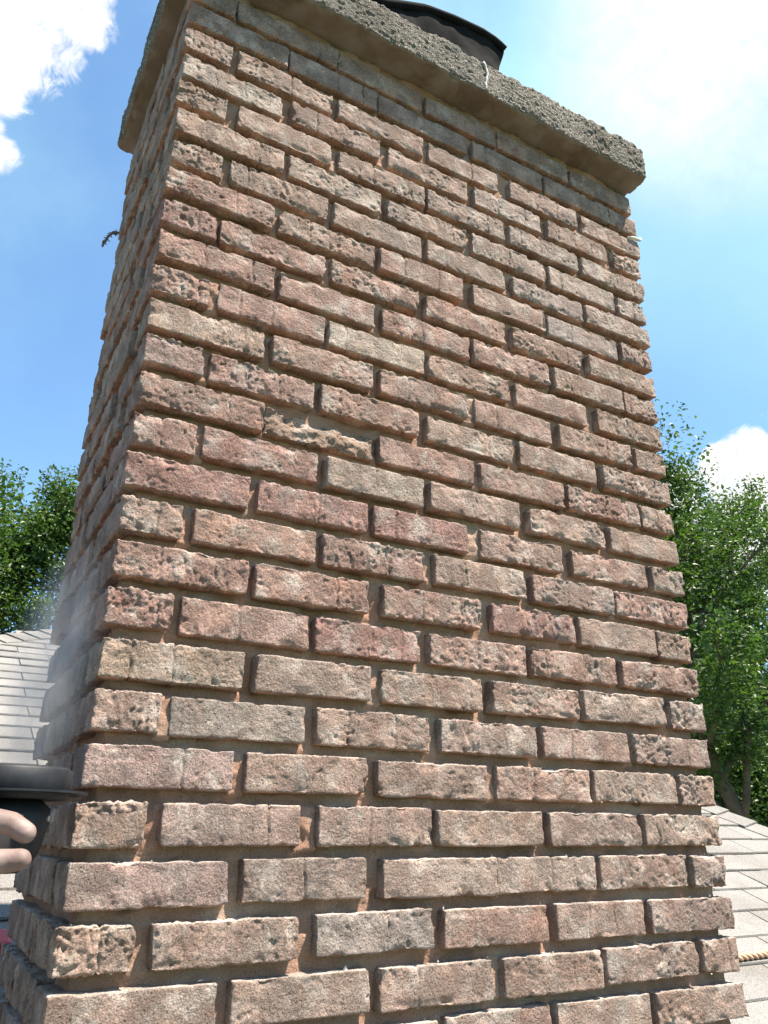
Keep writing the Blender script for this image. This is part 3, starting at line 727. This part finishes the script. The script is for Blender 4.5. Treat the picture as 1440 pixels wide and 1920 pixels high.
# hand around the motor body
hb = [L_(GC+Vector((0, 0, 0.165))+bd*t) for t in (0.0, 0.20, 0.26)]
Hc = Vector((-0.150, -0.385, 0.130))                    # palm, left of and below the tool
caps_h = [
    (L_((-0.178, -0.440, 0.128)), 0.027, L_((-0.160, -0.385, 0.134)), 0.024), (L_((-0.185, -0.395, 0.140)), 0.024, L_((-0.150, -0.360, 0.150)), 0.018),
    # index: over the tool towards the right
    (L_((-0.152, -0.352, 0.172)), 0.0105, L_((-0.130, -0.342, 0.179)), 0.0098), (L_((-0.130, -0.342, 0.179)), 0.0098, L_((-0.112, -0.346, 0.176)), 0.0092), (L_((-0.112, -0.346, 0.176)), 0.0092, L_((-0.1005, -0.352, 0.169)), 0.0084),
    # middle below it
    (L_((-0.152, -0.360, 0.146)), 0.0105, L_((-0.128, -0.352, 0.148)), 0.0098), (L_((-0.128, -0.352, 0.148)), 0.0098, L_((-0.112, -0.354, 0.1485)), 0.0092), (L_((-0.112, -0.354, 0.1485)), 0.0092, L_((-0.1020, -0.358, 0.1495)), 0.0084),
    # ring and little finger tucked under the tool
    (L_((-0.160, -0.372, 0.128)), 0.0110, L_((-0.140, -0.366, 0.122)), 0.0104), (L_((-0.140, -0.366, 0.122)), 0.0104, L_((-0.126, -0.372, 0.128)), 0.0096),
    (L_((-0.168, -0.398, 0.118)), 0.0098, L_((-0.150, -0.394, 0.112)), 0.0092), (L_((-0.150, -0.394, 0.112)), 0.0092, L_((-0.138, -0.400, 0.118)), 0.0084),
    # thumb leaves the side of the palm
    (L_((-0.190, -0.400, 0.150)), 0.0130, L_((-0.176, -0.375, 0.178)), 0.0118), (L_((-0.176, -0.375, 0.178)), 0.0118, L_((-0.158, -0.352, 0.192)), 0.0100),
    # wrist and forearm
    (L_((-0.185, -0.440, 0.128)), 0.026, L_((-0.235, -0.480, 0.130)), 0.029), (L_((-0.235, -0.480, 0.130)), 0.029, L_((-0.46, -0.47, 0.20)), 0.042)]
body('hand', caps_h, M_SKIN, per, 0.002, 2)
M_SHIRT = mat_plain('shirt', (0.20, 0.21, 0.23), 0.95, 0.1, 30, 0.3, 0.004, 0.1); M_JEAN = mat_plain('jeans', (0.06, 0.08, 0.13), 0.95, 0.15, 40, 0.3, 0.003, 0.1); M_HAT = mat_plain('cap_cloth', (0.30, 0.26, 0.20), 0.95, 0.1, 40, 0.2, 0.002, 0.1)
k1, k2 = Vector((-0.52, -0.20, roof_z(-0.20)+0.075)), Vector((-0.80, -0.16, roof_z(-0.16)+0.075))
h1, h2 = Vector((-0.60, 0.10, 0.06)), Vector((-0.78, 0.12, 0.06)); a1, a2 = Vector((-0.56, 0.28, roof_z(0.28)+0.06)), Vector((-0.84, 0.30, roof_z(0.30)+0.06))
body('trousers', [(L_(h1), 0.105, L_(k1), 0.068), (L_(h2), 0.105, L_(k2), 0.068), (L_(k1), 0.068, L_(a1), 0.045), (L_(k2), 0.068, L_(a2), 0.045), (L_(h1), 0.115, L_(h2), 0.115)], M_JEAN, per, 0.014)
ch = Vector((-0.69, -0.12, 0.46)); s1, s2 = Vector((-0.50, -0.14, 0.52)), Vector((-0.88, -0.14, 0.52))
body('shirt', [(L_((-0.69, 0.10, 0.10)), 0.145, L_((-0.69, -0.02, 0.30)), 0.145), (L_((-0.69, -0.02, 0.30)), 0.145, L_(ch), 0.150), (L_(s1), 0.07, L_(s2), 0.07),
               (L_(s1), 0.066, L_((-0.46, -0.44, 0.26)), 0.054), (L_((-0.46, -0.44, 0.26)), 0.054, L_((-0.40, -0.475, 0.185)), 0.050), (L_(s2), 0.066, L_((-0.86, -0.38, 0.32)), 0.052), (L_((-0.86, -0.38, 0.32)), 0.050, L_((-0.66, -0.52, 0.22)), 0.044)], M_SHIRT, per, 0.012)
hd = Vector((-0.67, -0.20, 0.76))
body('head', [(L_((-0.69, -0.13, 0.54)), 0.058, L_((-0.68, -0.17, 0.66)), 0.055), (L_(hd+Vector((0, 0.01, 0.03))), 0.092, L_(hd+Vector((0.01, -0.02, -0.04))), 0.074), (L_(hd+Vector((0.02, -0.055, -0.075))), 0.036, L_(hd+Vector((0.02, -0.05, -0.06))), 0.045),
              (L_(hd+Vector((0.025, -0.095, 0.01))), 0.010, L_(hd+Vector((0.028, -0.112, -0.018))), 0.013), (L_(hd+Vector((0.088, 0.0, 0.0))), 0.012, L_(hd+Vector((0.090, 0.0, -0.03))), 0.010), (L_(hd+Vector((-0.085, 0.02, 0.0))), 0.012, L_(hd+Vector((-0.086, 0.02, -0.03))), 0.010)], M_SKIN, per, 0.006)
mbh = MB(); mbh.lathe([(0.102, 0.0), (0.104, 0.03), (0.09, 0.075), (0.05, 0.10), (0.001, 0.105)], 24, (0, 0, 1), L_(hd+Vector((0, 0.0, 0.035))))
mbh.add([L_(hd+Vector((x, y, z))) for x, y, z in ((-0.08, -0.06, 0.042), (0.10, -0.06, 0.042), (0.08, -0.17, 0.03), (-0.04, -0.17, 0.03), (-0.08, -0.06, 0.036), (0.10, -0.06, 0.036), (0.08, -0.17, 0.024), (-0.04, -0.17, 0.024))], [(0, 1, 2, 3), (7, 6, 5, 4), (0, 4, 5, 1), (1, 5, 6, 2), (2, 6, 7, 3), (3, 7, 4, 0)])
mbh.build('cap', M_HAT, per, smooth=True)
for e in (-1, 1):
    MB().lathe([(0.001, -0.006), (0.008, 0), (0.001, 0.007)], 12, (0, -1, 0), L_(hd+Vector((0.022+0.032*e, -0.089, 0.015)))).build('eye', M_DARK, per, smooth=True)
body('left_hand_arm', [(L_((-0.70, -0.50, 0.23)), 0.034, L_((-0.46, -0.585, 0.15)), 0.026), (L_((-0.46, -0.585, 0.15)), 0.025, L_((-0.38, -0.57, 0.14)), 0.026)]+
     [(L_((-0.385, -0.56+0.012*f_, 0.15-0.014*f_)), 0.0105, L_((-0.335, -0.545+0.010*f_, 0.155-0.016*f_)), 0.0098) for f_ in range(4)]+[(L_((-0.42, -0.575, 0.165)), 0.012, L_((-0.365, -0.55, 0.185)), 0.0105)], M_SKIN, per, 0.004, 3)
body('boots', [(L_(a1), 0.05, L_(a1+Vector((0, 0.16, 0.02))), 0.042), (L_(a2), 0.05, L_(a2+Vector((0, 0.16, 0.02))), 0.042)], M_DARK, per, 0.01)

# ------------------------------------------------------------------ dust blowing off the cut
def mat_dust():
    m = Mat('dust'); g = m.tc.outputs['Object']
    ln = m.n('ShaderNodeVectorMath', operation='LENGTH'); m.put(ln.inputs[0], g)
    fall = m.ramp(ln.outputs['Value'], 0.15, 1.0, 1.0, 0.0)
    mp = m.n('ShaderNodeMapping'); m.put(mp.inputs['Vector'], g); mp.inputs['Scale'].default_value = (1.6, 1.6, 2.2)
    nz = m.ramp(m.noise(1.6, 4, 0.55, mp.outputs[0]), 0.22, 0.78)
    v = m.n('ShaderNodeVolumePrincipled'); v.inputs['Color'].default_value = (0.93, 0.91, 0.88, 1); v.inputs['Anisotropy'].default_value = 0.2
    m.put(v.inputs['Density'], m.math('MULTIPLY', m.math('MULTIPLY', fall, nz), DUST))
    m.t.links.new(v.outputs[0], m.out.inputs['Volume']); return m.m
DUST = 9.0
mb = MB(); pr = [(max(math.cos(a), 1e-3), math.sin(a)) for a in np.linspace(-math.pi/2, math.pi/2, 13)]; mb.lathe(pr, 24)
du = mb.build('dust_cloud', mat_dust(), None, (-0.045, 0.14, 0.37), smooth=True)
du.scale = (0.07, 0.22, 0.24); du.rotation_euler = (math.radians(-18), math.radians(6), 0)
tag(du, 'pale mortar dust drifting up along the shaded left side of the chimney', 'dust', kind='stuff')

# ------------------------------------------------------------------ trees
def tree(name, label, base, H, rad, seed, nleaf, leaf, mats, lean=(0, 0), crown0=0.3, trunk_r=0.17, group='trees behind the roof', clump=0.42, nlimb=15, gap=0.0):
    rr = random.Random(seed); rs = np.random.RandomState(seed)
    t = thing(name, label, 'tree', base, group)
    mb = MB(); n = 9; tp = []
    for i in range(n):
        u = i/(n-1); tp.append(Vector((lean[0]*u+rr.gauss(0, .07)*u*H*0.1, lean[1]*u+rr.gauss(0, .07)*u*H*0.1, H*0.86*u)))
    mb.tube(tp, [trunk_r*(1-0.88*i/(n-1))+0.015 for i in range(n)], 10)
    anchors = []
    def at(u):
        x = u*(n-1); k = min(int(x), n-2); return tp[k].lerp(tp[k+1], x-k)
    for li in range(nlimb):
        u = crown0+(0.97-crown0)*(li+rr.random()*0.7)/nlimb; p = at(min(u, 1)); az = li*2.4+rr.uniform(-.5, .5)
        prof = math.sin(math.pi*min(1, max(0.12, (u-crown0*0.7)/(1.08-crown0*0.7))))**0.7
        Ln = rad*prof*rr.uniform(0.75, 1.15); el = math.radians(rr.uniform(12, 40)+35*u)
        d = Vector((math.cos(az)*math.cos(el), math.sin(az)*math.cos(el), math.sin(el)))
        pts = [p]
        for s in range(5):
            d = (d+Vector((rr.gauss(0, .16), rr.gauss(0, .16), rr.gauss(0.02, .12)))).normalized(); pts.append(pts[-1]+d*Ln/5)
        r0 = trunk_r*(1-0.85*u)*0.55+0.012
        mb.tube(pts, [r0*(1-0.8*s/5)+0.004 for s in range(6)], 6)
        for s in range(2, 6):
            for _ in range(3):
                q = pts[s]; dd = (d+Vector((rr.gauss(0, .7), rr.gauss(0, .7), rr.gauss(.1, .55)))).normalized(); ln = Ln*rr.uniform(0.18, 0.42)
                e1 = q+dd*ln*0.55; e2 = e1+(dd+Vector((rr.gauss(0, .3), rr.gauss(0, .3), rr.gauss(0, .3)))).normalized()*ln*0.45
                mb.tube([q, e1, e2], [r0*0.28+0.004, 0.007, 0.004], 4, False)
                anchors.append((e1, 0.8)); anchors.append((e2, 1.0))
    anchors = [a for a in anchors if rr.random() > gap]
    mb.build('trunk', M_BARK, t, smooth=True)
    A_ = np.array([tuple(a[0]) for a in anchors]); w = rs.uniform(0.3, 1.4, len(A_)); w /= w.sum()
    sz = rs.uniform(0.55, 1.25, len(A_))*clump
    idx = rs.choice(len(A_), nleaf, p=w)
    g = rs.normal(size=(nleaf, 3)); g /= np.linalg.norm(g, axis=1)[:, None]
    P = A_[idx]+g*(rs.uniform(0, 1, (nleaf, 1))**0.45)*sz[idx][:, None]*np.array([1.15, 1.15, 0.62])
    # leaf frames: mostly facing up, drooping outwards
    nrm_ = rs.normal(size=(nleaf, 3))*0.75+np.array([0, 0, 1.0])+g*0.35; nrm_ /= np.linalg.norm(nrm_, axis=1)[:, None]
    ax = np.cross(nrm_, rs.normal(size=(nleaf, 3))); ax /= np.linalg.norm(ax, axis=1)[:, None]; bx = np.cross(nrm_, ax)
    s = leaf*rs.uniform(0.6, 1.25, (nleaf, 1))
    fold = nrm_*s*0.12
    V = np.stack([P-ax*s*0.5, P+bx*s*0.28+fold, P+ax*s*0.55, P-bx*s*0.28+fold], 1).reshape(-1, 3)
    Q = np.arange(nleaf*4).reshape(-1, 4)
    link('crown', mesh_np('crown', V, Q, False), mats, t)
    return t
LG = mat_leaf('leaf_bright', (0.024, 0.054, 0.016), (0.066, 0.112, 0.030)); LD = mat_leaf('leaf_deep', (0.014, 0.034, 0.009), (0.036, 0.070, 0.016)); LY = mat_leaf('leaf_yellow', (0.05, 0.085, 0.014), (0.085, 0.125, 0.025))
def along(px_, dist, z=ZG):
    d = rgt*((px_-720)/1484.9)+upv*((960-1500)/1484.9)+fwd; h = math.hypot(d.x, d.y)
    return (CAM.x+d.x/h*dist, CAM.y+d.y/h*dist, z)
tree('broad_tree', 'broad bright green tree left of the chimney, rounded crown against the sky', along(-60, 19), 12.3, 3.6, 1, 60000, 0.12, LG, crown0=0.34, nlimb=22, clump=0.62)
tree('low_tree', 'low dense green tree just above the roof hip, left of the chimney', along(20, 22), 8.6, 2.6, 2, 30000, 0.12, LD, crown0=0.3, nlimb=16, clump=0.6)
tree('far_tree', 'darker tree half hidden behind the left edge of the chimney', along(190, 26), 12.0, 3.2, 12, 30000, 0.13, LD, crown0=0.3, nlimb=18, clump=0.6)
tree('leaning_tree', 'tall airy tree with a dark leaning trunk right of the chimney', along(1640, 14), 11.6, 2.7, 3, 52000, 0.085, LG, lean=(-3.3, 1.9), crown0=0.46, trunk_r=0.17, nlimb=26, clump=0.42, gap=0.15)
tree('slender_tree', 'slender airy green tree beside the right edge of the chimney', along(1310, 17), 11.2, 2.1, 4, 36000, 0.085, LG, crown0=0.40, nlimb=24, clump=0.38, gap=0.3)
tree('forked_tree', 'leafy tree standing behind the leaning trunk right of the chimney', along(1445, 19), 13.2, 2.3, 9, 32000, 0.09, LG, crown0=0.40, nlimb=24, clump=0.40, gap=0.3)
tree('understory_tree', 'dark leafy low tree above the right roof edge', along(1390, 18), 7.0, 2.4, 5, 30000, 0.10, LD, crown0=0.2, nlimb=18, clump=0.5)
tree('dense_tree', 'dense deep green tree farther off behind the airy trees right of the chimney', along(1290, 24), 8.2, 2.6, 6, 30000, 0.13, LD, crown0=0.2, nlimb=18, clump=0.6)
tree('shrubby_tree', 'yellowish sunlit shrubby tree low behind the right roof edge', along(1450, 21), 5.6, 2.0, 7, 20000, 0.10, LY, crown0=0.15, nlimb=14, clump=0.5)
tree('back_tree', 'deep green tree beyond the leaning trunk, right of the chimney', along(1480, 27), 9.0, 3.0, 8, 30000, 0.13, LD, crown0=0.2, nlimb=18, clump=0.6)
